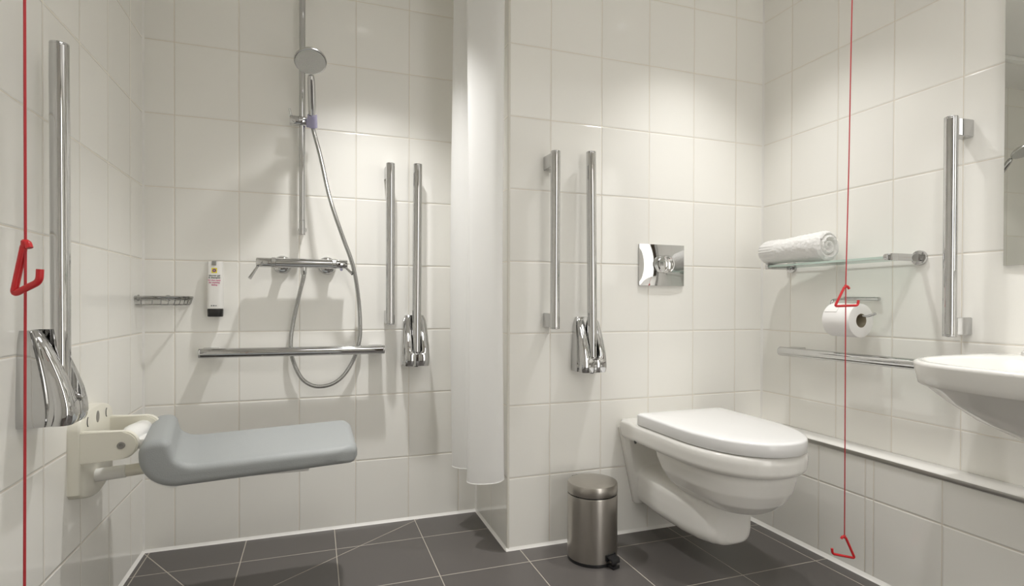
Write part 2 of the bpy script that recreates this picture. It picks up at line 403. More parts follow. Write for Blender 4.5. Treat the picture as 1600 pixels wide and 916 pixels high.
# ------------------------------------------------------------------ fold-up support rails
def fold_rail(label, base, nrm, top_off, bot_off, lean=0.0, top=1.388):
    """base: wall point at the middle of the housing's lower edge"""
    base = Vector(base); nrm = Vector(nrm); s = Vector((0, 0, 1)).cross(nrm).normalized()   # s: across
    t = thing('fold_up_support_rail', label, 'support rail', base, 'fold-up chrome support rails')
    H = 0.192
    def prof(k):           # protrusion, half width at height fraction k
        pr = [(0, 0.086), (0.06, 0.092), (0.2, 0.091), (0.35, 0.085), (0.5, 0.076), (0.65, 0.065), (0.8, 0.052), (0.92, 0.041), (1.0, 0.030)]
        wd = [(0, 0.0485), (0.06, 0.0505), (0.2, 0.050), (0.35, 0.0495), (0.5, 0.0475), (0.65, 0.046), (0.8, 0.0445), (0.92, 0.041), (1.0, 0.034)]
        def it(tb):
            for (a, va), (b, vb) in zip(tb, tb[1:]):
                if k <= b: return va+(vb-va)*(k-a)/(b-a)
            return tb[-1][1]
        return it(pr), it(wd)
    loops = []
    for k in (0.0, 0.03, 0.1, 0.17, 0.225, 0.245, 0.27, 0.31, 0.36, 0.43, 0.5, 0.58, 0.66, 0.74, 0.82, 0.9, 0.96, 1.0):
        p, W = prof(k)
        sa = 0.0190*math.sqrt(max(0.0, 1-((0.33-min(k, 0.33))/0.10)**2)) if k > 0.23 else 0.0   # slot half width (round bottom)
        sd = max(0.012, p-0.062) if k > 0.23 else p
        a = max(sa, 0.004)
        g0 = 0.008*sstep(0.0, 0.25, k)*(1-0.5*sstep(0.8, 1, k))+0.003    # side groove
        half = [(W+0.001, 0.0), (W+0.001, p*0.30), (W, p*0.52), (W-g0, p*0.545), (W-g0, p*0.64), (W-g0*0.25, p*0.68), (W, p*0.76), (W-0.0015, p*0.88), (W-0.006, p*0.96), (W-0.013, p),
                (a+0.004, p*1.0), (a, p*0.975), (a, sd)]
        lp = [(u, v) for u, v in half] + [(-u, v) for u, v in half[::-1]]
        loops.append([base+Vector((0, 0, H*k))+s*u+nrm*v for u, v in lp])
    bm = BM(); rings(bm, loops)
    bmesh.ops.triangulate(bm, faces=[fc for fc in bm.faces if len(fc.verts) > 4])
    hs = obj('housing', bm, M['chrome'], t, angle=34)
    a = base+Vector((0, 0, 0.047))+nrm*bot_off; b = base+nrm*top_off+s*lean; b.z = top
    d = (b-a).normalized(); L = (b-a).length; r = 0.0172
    bm = BM(); lathe(bm, a, d, [(r*0.4, -0.006), (r*0.8, -0.003), (r, 0.006), (r, 0.0075), (r, 0.009), (r, L-0.008), (r, L-0.0066), (r, L-0.0056), (r*0.975, L-0.005), (r, L-0.0045), (r, L-0.002), (r*0.97, L-0.0006), (r*0.9, L)], 48)
    obj('rail', bm, M['chrome'], t)
    bm = BM(); c = base+nrm*0.062
    lathe(bm, c+Vector((0, 0, 0.002)), (0, 0, -1), [(0.008, 0), (0.008, 0.005), (0.006, 0.007)], 20)
    obj('release_knob', bm, M['dark'], t)
    return t
fold_rail('large fold-up chrome support rail on the left wall behind the red cord', (XL, -0.417, 0.606), (1, 0, 0), 0.054, 0.056, 0.0)
fold_rail('fold-up chrome support rail on the shower wall beside the curtain', (-0.259, YS, 0.614), (0, -1, 0), 0.052, 0.066, 0.006)
fold_rail('fold-up chrome support rail on the toilet wall left of the flush plate', (0.2905, 0, 0.614), (0, -1, 0), 0.050, 0.066, 0.0)

# ------------------------------------------------------------------ fold-down shower seat
t = thing('shower_bench', 'grey padded fold-down shower seat on a cream wall bracket', 'shower seat', (XL, -0.113, 0.37))
PY0, PY1, PZ0, PZ1 = -0.228, 0.002, 0.366, 0.592
def plate_outline(n=14):
    pts = [(PY0+0.010, 0.385), (PY0, 0.395), (PY0, 0.545)]
    pts += [(PY0+(PY1-PY0)*0.5*(1-math.cos(PI*k/n)), 0.548+0.044*math.sin(PI*k/n)**0.8) for k in range(n+1)]
    pts += [(PY1, 0.545), (PY1, 0.395), (PY1-0.010, 0.385)]
    pts += [(PY1-0.010-(PY1-PY0-0.020)*k/n, 0.385-0.022*math.sin(PI*k/n)) for k in range(1, n)]
    return pts
ol = plate_outline(); cyz = (-0.113, 0.475)
def shrink(pts, k): return [(cyz[0]+(a-cyz[0])*(1-k/0.11), cyz[1]+(b-cyz[1])*(1-k/0.11)) for a, b in pts]
bm = BM(); rings(bm, [[(XL+x, a, b) for a, b in shrink(ol, k)] for x, k in ((0, 0), (0.020, 0), (0.024, 0.0012), (0.026, 0.004))])
wp = obj('wall_plate', bm, M['cream'], t)
for (py, pz, ry, rz) in ((-0.113, 0.561, 0.0105, 0.015),):
    bm = BM(); x = XL+0.0262
    rings(bm, [[(x+h, py+ry*math.cos(2*PI*i/24), pz+rz*math.sin(2*PI*i/24)) for i in range(24)] for h in (-0.003, 0.0004)])
    obj('cover_plug', bm, M['grey_hole'], wp)
for py in (-0.182, -0.052):
    bm = BM(); x = XL+0.0262
    pth = [Vector((x, py-0.006*math.sin(PI*k/10)+0.003, 0.560+0.011*math.cos(PI*k/10))) for k in range(11)]
    tube(bm, pth, 0.0013, 6); obj('screw_slot', bm, M['dark'], wp)
def arm(y0, y1):
    pts = [(XL+0.022, 0.466), (XL+0.022, 0.544)]
    ex, ez, er = -1.068, 0.507, 0.0335
    pts += [(ex+er*math.sin(PI*k/16)*1.0, ez+er*math.cos(PI*k/16)) for k in range(17)]
    bm = BM(); rings(bm, [[(x, y, z) for x, z in pts] for y in (y0, y1)])
    bmesh.ops.bevel(bm, geom=[e for e in bm.edges if abs((e.verts[0].co-e.verts[1].co).normalized().y) < 0.5 and len(e.link_faces) == 2 and any(len(q.verts) > 6 for q in e.link_faces)], offset=0.003, segments=2, affect='EDGES')
    return bm
for i, (y0, y1) in enumerate(((-0.226, -0.204), (-0.022, 0.0))):
    ar = obj('bracket_arm', arm(y0, y1), M['cream'], t)
    if i == 0:
        bm = BM(); lathe(bm, (-1.069, -0.2255, 0.507), (0, -1, 0), [(0.0085, 0), (0.0085, 0.0028), (0.007, 0.0035), (0.004, 0.0032), (0.0035, 0.0012)], 24)
        obj('bolt', bm, M['grey_hole'], ar)
# hinge yoke between the arms
bm = BM(); yk = []
for y, hx, z0, z1 in ((-0.203, 0.016, 0.495, 0.523), (-0.19, 0.022, 0.490, 0.531), (-0.113, 0.030, 0.487, 0.536), (-0.036, 0.022, 0.490, 0.531), (-0.023, 0.016, 0.495, 0.523)):
    yk.append([(-1.070+hx*math.cos(2*PI*k/16), y, (z0+z1)/2+(z1-z0)/2*math.sin(2*PI*k/16)) for k in range(16)])
rings(bm, yk); box(bm, (-1.07, -0.190, 0.486), (-1.005, -0.036, 0.512), 0.006)
obj('hinge_yoke', bm, M['white_plastic'], t)
# support strut
bm = BM(); rod(bm, (XL+0.024, -0.125, 0.413), (-1.085, -0.125, 0.418), 0.0165, 24, 0.002); s1 = obj('strut_socket', bm, M['white_plastic'], t)
bm = BM(); rod(bm, (-1.10, -0.125, 0.417), (-0.99, -0.125, 0.426), 0.0150, 24, 0.001); obj('strut', bm, M['cream'], t)
# padded seat: an L-shaped cushion profile carried across the seat's width
SY0, SY1 = -0.300, 0.072
def seat_profile(L, Rr):
    """closed (x, z) outline, anticlockwise seen from the front"""
    P = []
    def arc(cx, cz, r, a0, a1, n, rz=None):
        rz = r if rz is None else rz
        for k in range(n+1):
            a = math.radians(a0+(a1-a0)*k/n); P.append((cx+r*math.cos(a), cz+rz*math.sin(a)))
    zb, zt, zh = 0.4195, 0.4690, 0.5370
    arc(L+0.085, zb+0.080, 0.085, 270, 180, 14, 0.080)        # rounded heel
    P.append((L, 0.503))
    arc(L+0.034, zh-0.031, 0.034, 180, 90, 10, 0.031)         # top of the bolster
    arc(L+0.044, zh-0.026, 0.026, 90, 22, 8)
    arc(L+0.128, zt+0.042, 0.058, 202, 270, 10, 0.042)        # inner fillet
    n = 10
    for k in range(1, n): P.append((L+0.128+(Rr-0.024-L-0.128)*k/n, zt-0.003*k/n))
    arc(Rr-0.024, zt-0.003-0.022, 0.024, 90, 0, 7, 0.022)
    arc(Rr-0.014, zb+0.012, 0.014, 0, -90, 5, 0.012)
    for k in range(1, n): P.append((Rr-0.014+(L+0.085-Rr+0.014)*k/n, zb))
    return P
SGN = 1.0   # outline runs heel, bolster, seat, underside
def inset(P, d):
    out = []; n = len(P)
    for i in range(n):
        a, b = Vector(P[i-1]), Vector(P[(i+1) % n]); t_ = (b-a)
        if t_.length < 1e-9: out.append(P[i]); continue
        t_.normalize(); out.append((P[i][0]+t_.y*d*SGN, P[i][1]-t_.x*d*SGN))
    return out
def seat_ring(y, d):
    e = min(y-SY0, SY1-y); rc = 0.045
    cut = rc*(1-math.sqrt(max(0.0, 1-((rc-min(e, rc))/rc)**2)))
    L = -1.014-0.165*(y-SY0); Rr = -0.517-cut*0.8
    return [(x, y+0.03*(x+0.78), z+0.040*(x+0.79)) for x, z in inset(seat_profile(L, Rr), d)]
re_ = 0.020; loops = []
for k in range(9):
    a = PI/2*k/8; loops.append(seat_ring(SY0+re_*(1-math.cos(a)), re_*(1-math.sin(a))*0.92))
for k in range(1, 12): loops.append(seat_ring(SY0+re_+(SY1-SY0-2*re_)*k/12, 0.0))
for k in range(8, -1, -1):
    a = PI/2*k/8; loops.append(seat_ring(SY1-re_*(1-math.cos(a)), re_*(1-math.sin(a))*0.92))
bm = BM(); LL = rings(bm, loops, False, False)
from mathutils.geometry import tessellate_polygon
for lp_ in (LL[0], LL[-1]):
    for tr in tessellate_polygon([[Vector((v.co.x, v.co.z, 0)) for v in lp_]]):
        try: bm.faces.new([lp_[i] for i in tr])
        except ValueError: pass
obj('seat_pad', bm, M['pad'], t, angle=80)
# white shell under the cushion, showing at the heel
def shell_ring(y):
    L = -1.010-0.165*(y-SY0); P = []
    for k in range(13):
        a = math.radians(262-(262-185)*k/12); P.append((L+0.085+0.089*math.cos(a), y, 0.4995+0.0865*math.sin(a)))
    P = [(x, y+0.03*(x+0.78), z+0.040*(x+0.79)) for x, y, z in P]
    return P+[(x+0.012, y, z+0.010) for x, y, z in P[::-1]]
bm = BM(); rings(bm, [shell_ring(SY0+0.022+(SY1-SY0-0.044)*k/8) for k in range(9)]); obj('seat_shell', bm, M['white_plastic'], t)
bm = BM(); box(bm, (-0.935, SY0+0.06, 0.407), (-0.64, SY1-0.06, 0.4195), 0.003); obj('seat_base', bm, M['white_plastic'], t)

# ------------------------------------------------------------------ shower: riser rail, hand shower, hose, mixer
RX, RY = -0.6695, YS-0.048
t = thing('shower_riser_rail', 'tall chrome riser rail with sliding shower holder on the shower wall', 'shower rail', (RX, YS, 1.10))
bm = BM(); rod(bm, (RX, RY, 1.150), (RX, RY, 2.06), 0.0108, 32, 0.0005); obj('rail', bm, M['chrome'], t)
bm = BM(); rod(bm, (RX, RY, 1.098), (RX, RY, 1.150), 0.0115, 32, 0.001); obj('end_collar', bm, M['chrome'], t)
for z in (1.122, 2.04):
    bm = BM(); rod(bm, (RX, RY+0.004, z), (RX, YS-0.001, z), 0.008, 20, 0.001); lathe(bm, (RX, YS-0.007, z), (0, 1, 0), [(0.012, 0), (0.014, 0.002), (0.014, 0.0065)], 24)
    obj('wall_fixing', bm, M['chrome'], t)
SZ = 1.507
bm = BM(); lathe(bm, (-0.711, RY-0.004, SZ), (1, 0, 0), [(0.0160, 0), (0.0172, 0.0015), (0.0172, 0.028), (0.0165, 0.0288), (0.0172, 0.0296), (0.0172, 0.056), (0.016, 0.0575)], 32)
sl = obj('slider', bm, M['chrome'], t)
bm = BM(); tube(bm, [(-0.706, RY-0.006, SZ+0.014), (-0.7085, RY-0.010, SZ+0.026), (-0.713, RY-0.014, SZ+0.038)], 0.0035, 10); obj('slider_lever', bm, M['chrome'], sl)
# the handle runs up to the wall-side edge of the tilted head
HP = Vector((-0.6345, 0.312, 1.503)); HC = Vector((-0.6405, 0.165, 1.657))
nf = Vector((0.05, -math.sin(math.radians(29)), -math.cos(math.radians(29)))).normalized()   # spray direction
vd = Vector((0.03, 0.875, -0.485)); vd = (vd-nf*vd.dot(nf)).normalized()
HE = HC+vd*0.043-nf*0.013
hd = (HE-HP).normalized()
bm = BM(); lathe(bm, (-0.655, RY-0.004, SZ-0.002), (1, 0, 0), [(0.0172, 0), (0.0172, 0.006), (0.012, 0.009)], 24)
lathe(bm, HP-hd*0.022, hd, [(0.0125, 0), (0.0165, 0.002), (0.0165, 0.043), (0.0158, 0.045), (0.0132, 0.045), (0.0125, 0.0)], 28)
obj('shower_holder', bm, M['violet_clear'], t)
# hand shower
t = thing('hand_shower', 'round grey-faced hand shower resting in its slider holder', 'hand shower', HP)
bm = BM(); L = (HE-HP).length
lathe(bm, HP-hd*0.024, hd, [(0.0085, 0), (0.0098, 0.002), (0.0105, 0.040), (0.0125, 0.046), (0.0132, 0.09), (0.0130, L*0.85), (0.0120, L-0.008), (0.0100, L+0.004), (0.004, L+0.010)], 28)
obj('handle', bm, M['chrome'], t)
bm = BM(); R = 0.0520
lathe(bm, HC-nf*0.020, nf, [(0.012, -0.004), (0.026, 0.0), (0.042, 0.006), (R-0.002, 0.013), (R, 0.017), (R, 0.0215), (R-0.0012, 0.0235), (R-0.004, 0.0240)], 56)
hdo = obj('head', bm, M['chrome_satin'], t)
bm = BM(); lathe(bm, HC+nf*0.0025, nf, [(R-0.0045, 0), (R-0.0045, 0.0020), (R-0.007, 0.0026)], 56)
x, y, z = frame(nf)
for ri, nn in ((0.007, 6), (0.014, 12), (0.021, 18), (0.028, 22), (0.035, 28), (0.042, 34)):
    for k in range(nn):
        a = 2*PI*k/nn; c = HC+nf*0.0048+(x*math.cos(a)+y*math.sin(a))*ri
        lathe(bm, c, nf, [(0.0017, 0), (0.0013, 0.0016)], 6)
obj('spray_face', bm, M['spray'], hdo)
# mixer
MX0, MX1, MY, MZ = -0.8195, -0.5135, YS-0.062, 0.995
t = thing('shower_mixer', 'horizontal chrome bar shower mixer with two lever handles', 'shower mixer', ((MX0+MX1)/2, YS, MZ))
r = 0.0168
bm = BM(); lathe(bm, (-0.757, MY, MZ), (1, 0, 0), [(r-0.001, 0), (r, 0.001), (r, 0.190), (r-0.001, 0.191)], 48); obj('body', bm, M['chrome'], t)
for a in (-0.7705, -0.566):
    bm = BM(); lathe(bm, (a, MY, MZ), (1, 0, 0), [(r+0.001, 0), (r+0.0022, 0.001), (r+0.0022, 0.0125), (r+0.001, 0.0135)], 48); obj('ring', bm, M['chrome_satin'], t)
bm = BM(); lathe(bm, (-0.771, MY, MZ), (-1, 0, 0), [(r-0.001, 0), (r, 0.001), (r, 0.046), (r-0.0015, 0.0485)], 40); h1 = obj('volume_handle', bm, M['chrome'], t)
bm = BM(); lathe(bm, (-0.5525, MY, MZ), (1, 0, 0), [(r-0.001, 0), (r, 0.001), (r, 0.037), (r-0.0015, 0.039)], 40); h2 = obj('temperature_handle', bm, M['chrome'], t)
bm = BM(); rod(bm, (-0.8135, MY-0.004, MZ-0.012), (-0.838, MY-0.030, MZ-0.058), 0.0040, 16, 0.0006, 0.0062); obj('lever', bm, M['chrome'], h1)
bm = BM(); rod(bm, (-0.521, MY-0.006, MZ-0.010), (-0.497, MY-0.028, MZ-0.036), 0.0040, 16, 0.0006, 0.0058); obj('lever', bm, M['chrome'], h2)
bm = BM(); lathe(bm, (-0.535, MY-0.008, MZ-0.018), (0, -0.4, -1), [(0.005, 0), (0.005, 0.004), (0.0035, 0.006)], 16); obj('stop_button', bm, M['violet_clear'], h2)
for a in (-0.738, -0.584):
    bm = BM(); lathe(bm, (a, YS-0.0005, MZ-0.003), (0, -1, 0), [(0.033, 0), (0.033, 0.004), (0.030, 0.010), (0.024, 0.016), (0.0155, 0.018), (0.0155, 0.055)], 40); obj('wall_flange', bm, M['chrome'], t)
bm = BM(); lathe(bm, (-0.6640, MY, MZ-0.014), (0, 0, -1), [(0.0105, 0), (0.0105, 0.0205), (0.0095, 0.022), (0.0095, 0.025), (0.0080, 0.027)], 28); obj('hose_outlet', bm, M['chrome'], t)
# hose
hy = YS-0.028
pts = [(-0.664, MY, MZ-0.036), (-0.6645, MY, 0.945), (-0.674, MY+0.010, 0.905), (-0.687, hy-0.008, 0.848), (-0.7005, hy, 0.780), (-0.7085, hy+0.002, 0.715), (-0.704, hy+0.002, 0.655),
       (-0.678, hy, 0.588), (-0.645, hy-0.004, 0.555), (-0.605, hy-0.005, 0.545), (-0.560, hy-0.003, 0.555), (-0.521, hy, 0.587), (-0.487, hy+0.001, 0.645), (-0.467, hy, 0.715), (-0.4655, hy-0.004, 0.780), (-0.471, hy-0.010, 0.860),
       (-0.486, MY-0.016, 0.950), (-0.5035, MY-0.035, 1.015), (-0.533, MY-0.042, 1.095), (-0.575, MY-0.040, 1.225), (-0.607, MY-0.024, 1.375), (-0.624, MY-0.008, 1.445), HP-hd*0.022]
bm = BM(); tube(bm, catmull(pts, 10), 0.0074, 14, uv=True)
hs = obj('shower_hose', bm, M['hose'], None); tag(hs, 'ribbed metal shower hose looping down behind the long horizontal rail', 'shower hose')

# ------------------------------------------------------------------ corner soap basket
t = thing('soap_basket', 'small chrome wire soap basket in the shower corner', 'soap basket', (XL+0.07, YS-0.05, 0.845))
ax, ay = XL+0.004, YS-0.004
def bq(k, z, s=1.0):  # front curve from the left wall to the shower wall
    a = PI/2*k; rx, ry = 0.148*s, 0.094*s
    return Vector((ax+rx*abs(math.sin(a))**0.75, ay-ry*abs(math.cos(a))**0.75, z))
def basket_loop(z, s):
    return [Vector((ax, ay, z))]+[bq(k/24, z, s) for k in range(25)]
bm = BM(); lp2 = basket_loop(0.871, 1.0); tube(bm, lp2, 0.0038, 8, closed=True); tube(bm, basket_loop(0.864, 0.985), 0.0022, 8, closed=True)
obj('top_rim', bm, M['steel'], t)
bm = BM(); tube(bm, basket_loop(0.846, 0.93), 0.0022, 8, closed=True); obj('bottom_rim', bm, M['steel'], t)
for k in (0.03, 0.14, 0.25, 0.36, 0.47, 0.58, 0.69, 0.8, 0.9, 0.97):
    bm = BM(); tube(bm, rpath([bq(k, 0.869, 1.0), bq(k, 0.847, 0.955), bq(k, 0.846, 0.90)], 0.006), 0.0013, 6); obj('side_wire', bm, M['steel'], t)
for k in range(8):
    x = ax+0.012+0.015*k; q = (x-ax)/(0.148*0.93)
    yy = ay-0.094*0.93*(max(0, 1-q**(8/3)))**(0.375)
    bm = BM(); rod(bm, (x, ay-0.001, 0.8455), (x, yy, 0.8455), 0.0012, 6, 0.0002); obj('bottom_wire', bm, M['steel'], t)
for p, d in (((XL, YS-0.055, 0.868), (1, 0, 0)), ((XL+0.075, YS, 0.868), (0, -1, 0))):
    bm = BM(); lathe(bm, p, d, [(0.011, 0), (0.011, 0.003), (0.0085, 0.006)], 20); obj('wall_fixing', bm, M['chrome'], t)

# ------------------------------------------------------------------ soap dispenser bottle
BX, BY = -0.953, YS-0.026
t = thing('soap_dispenser', 'white shower gel bottle with black cap and magenta print on the shower wall', 'soap dispenser', (BX, YS, 0.805))
def bsec(hw, hd_, z, n=32):
    return [(BX+hw*math.copysign(abs(math.cos(2*PI*i/n))**0.62, math.cos(2*PI*i/n)), BY+hd_*math.copysign(abs(math.sin(2*PI*i/n))**0.75, math.sin(2*PI*i/n)), z) for i in range(n)]
bm = BM(); rings(bm, [bsec(0.0235, 0.0200, 0.8315), bsec(0.0260, 0.0215, 0.833), bsec(0.0262, 0.021, 0.86), bsec(0.0258, 0.0175, 0.92), bsec(0.0250, 0.012, 0.97), bsec(0.0247, 0.0085, 0.9935), bsec(0.0235, 0.0070, 0.9965)])
bt = obj('bottle', bm, M['bottle'], t)
bm = BM(); rings(bm, [bsec(0.0225, 0.019, 0.8045), bsec(0.0240, 0.0200, 0.806), bsec(0.0246, 0.0208, 0.8285), bsec(0.0235, 0.02, 0.8312)])
obj('cap', bm, M['black_cap'], t)
bm = BM(); box(bm, (BX-0.0095, YS-0.031, 0.9825), (BX+0.0045, YS-0.0005, 0.9985), 0.001); box(bm, (BX-0.0095, YS-0.0395, 0.9825), (BX+0.0045, YS-0.031, 0.9965), 0.001)
obj('wall_clip', bm, M['grey_clip'], t)
bm = BM(); box(bm, (BX-0.018, YS-0.012, 0.84), (BX+0.018, YS-0.0005, 0.97), 0.002); obj('wall_holder', bm, M['white_plastic'], t)
def front_y(z):
    tb = [(0.833, 0.0215), (0.86, 0.021), (0.92, 0.0175), (0.97, 0.012), (0.9935, 0.0085)]
    for (a, va), (b, vb) in zip(tb, tb[1:]):
        if z <= b: return BY-(va+(vb-va)*(z-a)/(b-a))
    return BY-0.0085
def text_part(txt, x, z, size, mat, name):
    cu = bpy.data.curves.new('t', 'FONT'); cu.body = txt; cu.size = size; cu.align_x = 'CENTER'; cu.offset = size*0.016; cu.extrude = 0.00015
    o = bpy.data.objects.new('t', cu); COL.objects.link(o)
    dg = bpy.context.evaluated_depsgraph_get(); me = bpy.data.meshes.new_from_object(o.evaluated_get(dg))
    bpy.data.objects.remove(o); bm = BM(); bm.from_mesh(me); bpy.data.meshes.remove(me)
    for v in bm.verts:
        zz = z+v.co.y
        v.co = Vector((x+v.co.x, front_y(zz)-0.0004-v.co.z, zz))
    return obj(name, bm, mat, bt, smooth=False)
for txt, z, mt in (('shower gel', 0.9445, 'text_dark'), ('& shampoo', 0.9370, 'text_dark'), ('for that ready', 0.9285, 'text_pink'), ('for anything', 0.9205, 'text_pink'), ('feeling', 0.9122, 'text_pink')):
    text_part(txt, BX-0.0005, z, 0.0080 if mt == 'text_dark' else 0.0069, M[mt], 'printed_text')
bm = BM()
for x0, x1, h in ((-0.0095, -0.0045, 0.0030), (-0.0030, 0.0025, 0.0034), (0.0045, 0.0085, 0.0030)):
    zc = 0.8425; yv = front_y(zc)-0.0006
    rings(bm, [[(BX-0.0015+(x0+x1)/2+(x1-x0)/2*math.cos(2*PI*i/14), yv+dy, zc+h/2*math.sin(2*PI*i/14)) for i in range(14)] for dy in (0.0, 0.0006)])
obj('printed_mark', bm, M['text_dark'], bt)
def disc_mark(cx, cz, fr, mat, name, lift):
    bm = BM(); pts = [(cx+x, cz+z) for x, z in fr]
    rings(bm, [[(x, front_y(z)-lift+dy, z) for x, z in pts] for dy in (0.0, 0.0004)]); return obj(name, bm, mat, bt, smooth=False)
disc_mark(BX-0.0015, 0.9645, [(-0.0085, -0.0088), (0.0085, -0.0088), (0.0085, 0.0088), (-0.0085, 0.0088)], M['yellow'], 'printed_square', 0.0006)
disc_mark(BX-0.0015, 0.9645, [((0.0068 if i % 2 else 0.0050)*math.cos(2*PI*i/32), (0.0068 if i % 2 else 0.0050)*math.sin(2*PI*i/32)) for i in range(32)], M['purple'], 'printed_flower', 0.0011)
disc_mark(BX-0.0015, 0.9645, [(0.0017*math.cos(2*PI*i/16), 0.0017*math.sin(2*PI*i/16)) for i in range(16)], M['yellow'], 'printed_flower_centre', 0.0015)

# ------------------------------------------------------------------ shower curtain
t = thing('shower_curtain', 'white shower curtain drawn together at the edge of the toilet wall', 'curtain', (-0.06, 0.08, 0.25))
cp = [(-0.012, 0.030), (-0.022, -0.004), (-0.045, -0.012), (-0.085, 0.012), (-0.124, 0.046), (-0.128, 0.068), (-0.108, 0.085), (-0.085, 0.110), (-0.105, 0.145), (-0.100, 0.165), (-0.128, 0.190), (-0.142, 0.225), (-0.120, 0.245), (-0.075, 0.235), (-0.045, 0.262), (-0.02, 0.30)]
base = catmull([(a, b, 0) for a, b in cp], 8)
nz = 40; bm = BM(); V = []
for k in range(nz+1):
    f = k/nz; z = 0.252+(2.074-0.252)*f; row = []
    for i, p in enumerate(base):
        u = i/(len(base)-1)
        amp = 0.006*(1-f)+0.002
        dx = amp*math.sin(u*21+f*2.2)+0.004*math.sin(u*9-f*5); dy = amp*math.cos(u*17-f*3)
        zz = z+((0.010*math.sin(u*14+1.0)+0.014*u-0.012) if k == 0 else 0.0)
        row.append(bm.verts.new((min(p.x+dx, -0.006), p.y+dy, zz)))
    V.append(row)
for a, b in zip(V, V[1:]):
    for i in range(len(a)-1): bm.faces.new((a[i], a[i+1], b[i+1], b[i]))
cl = obj('curtain_fabric', bm, M['curtain'], t, angle=180)
bm = BM()
loop = []
for i, p in enumerate(base):
    u = i/(len(base)-1); amp = 0.008
    loop.append((min(p.x+amp*math.sin(u*21)+0.004*math.sin(u*9), -0.006), p.y+amp*math.cos(u*17), 0.2525+0.010*math.sin(u*14+1.0)+0.014*u-0.012))
tube(bm, loop, 0.0011, 6); obj('weighted_hem', bm, M['white_plastic'], t)
t2 = thing('curtain_rail', 'white curtain rail on the ceiling along the shower opening', 'curtain rail', (-0.58, 0.1, 2.06))
bm = BM(); box(bm, (XL+0.001, 0.083, 2.078), (-0.001, 0.117, CEIL-0.0005), 0.003); obj('track', bm, M['white_plastic'], t2)
for x in (-1.165, -0.012):
    bm = BM(); box(bm, (x-0.010, 0.080, 2.075), (x+0.010, 0.120, CEIL-0.001), 0.003); obj('end_stop', bm, M['white_plastic'], t2)

# ------------------------------------------------------------------ flush plate
t = thing('flush_plate', 'square chrome dual flush plate on the tiled wall above the toilet', 'flush plate', (0.614, 0, 0.92))
bm = BM(); nx_, nz_ = 24, 18; x0, x1, z0, z1 = 0.5155, 0.7125, 0.922, 1.077
def plz(x, z):
    u = (x-x0)/(x1-x0)*2-1; v = (z-z0)/(z1-z0)*2-1
    return -0.0085-0.0065*(1-u*u)*(1-0.35*v*v)
grid = [[bm.verts.new((x0+(x1-x0)*i/nx_, plz(x0+(x1-x0)*i/nx_, z0+(z1-z0)*j/nz_), z0+(z1-z0)*j/nz_)) for i in range(nx_+1)] for j in range(nz_+1)]
for j in range(nz_):
    for i in range(nx_): bm.faces.new((grid[j][i], grid[j][i+1], grid[j+1][i+1], grid[j+1][i]))
edge = [grid[0][i] for i in range(nx_+1)]+[grid[j][nx_] for j in range(1, nz_+1)]+[grid[nz_][i] for i in range(nx_-1, -1, -1)]+[grid[j][0] for j in range(nz_-1, 0, -1)]
bk = [bm.verts.new((v.co.x, -0.0005, v.co.z)) for v in edge]
for i in range(len(edge)):
    j = (i+1) % len(edge); bm.faces.new((edge[j], edge[i], bk[i], bk[j]))
bm.faces.new(bk)
obj('plate', bm, M['chrome'], t, angle=35)
for nm, cx, rad, lift in (('small_flush_button', 0.6045, 0.0325, 0.0015), ('large_flush_button', 0.6275, 0.0345, 0.0028)):
    bm = BM(); cz = 1.003; yb = plz(cx, cz)+0.0015
    lathe(bm, (cx, yb, cz), (0, -1, 0), [(rad, -0.004), (rad, 0.0032+lift), (rad-0.0012, 0.0046+lift), (rad-0.0035, 0.0046+lift), (rad*0.75, 0.0022+lift), (rad*0.4, 0.0004+lift), (0.001, 0.0+lift)], 56)
    o = obj(nm, bm, M['chrome'], t)

# ------------------------------------------------------------------ wall-hung toilet
TX = 0.613
t = thing('toilet', 'white wall-hung toilet with closed lid', 'toilet', (TX, 0, 0.11))
def dshape(hw, yb, yf, ystr, z, n=64, e=2.3):
    """D outline: straight sides from yb to ystr, rounded front to yf"""
    def ins(x, y):
        if y > yb: return False
        if y >= ystr: return abs(x) <= hw
        return abs(x/hw)**e+abs((ystr-y)/(ystr-yf))**e <= 1
    c = (0, (yb+yf)/2)
    return [(TX+x, y, z) for x, y in radial(ins, c, n)]
bm = BM()
# rim slab
rings(bm, [dshape(0.176, 0, -0.606, -0.33, 0.366), dshape(0.186, 0, -0.617, -0.33, 0.378), dshape(0.189, 0, -0.621, -0.33, 0.410), dshape(0.187, 0, -0.619, -0.33, 0.424), dshape(0.182, 0, -0.613, -0.33, 0.429)])
# bowl
rings(bm, [dshape(0.060, -0.30, -0.475, -0.40, 0.225), dshape(0.098, -0.27, -0.520, -0.40, 0.238), dshape(0.130, -0.245, -0.555, -0.39, 0.268), dshape(0.150, -0.225, -0.578, -0.37, 0.305), dshape(0.160, -0.21, -0.590, -0.36, 0.345), dshape(0.164, -0.20, -0.595, -0.35, 0.392)])
# back panel against the wall
def quad(hw, y, z): return [(TX-hw, y, z), (TX+hw, y, z)]
bl = []
for z, hw, dp in ((0.112, 0.118, 0.030), (0.2, 0.138, 0.036), (0.3, 0.160, 0.045), (0.40, 0.182, 0.060)):
    bl.append([(TX-hw, 0, z), (TX+hw, 0, z), (TX+hw, -dp*0.6, z), (TX+hw-0.012, -dp, z), (TX-hw+0.012, -dp, z), (TX-hw, -dp*0.6, z)])
rings(bm, bl)
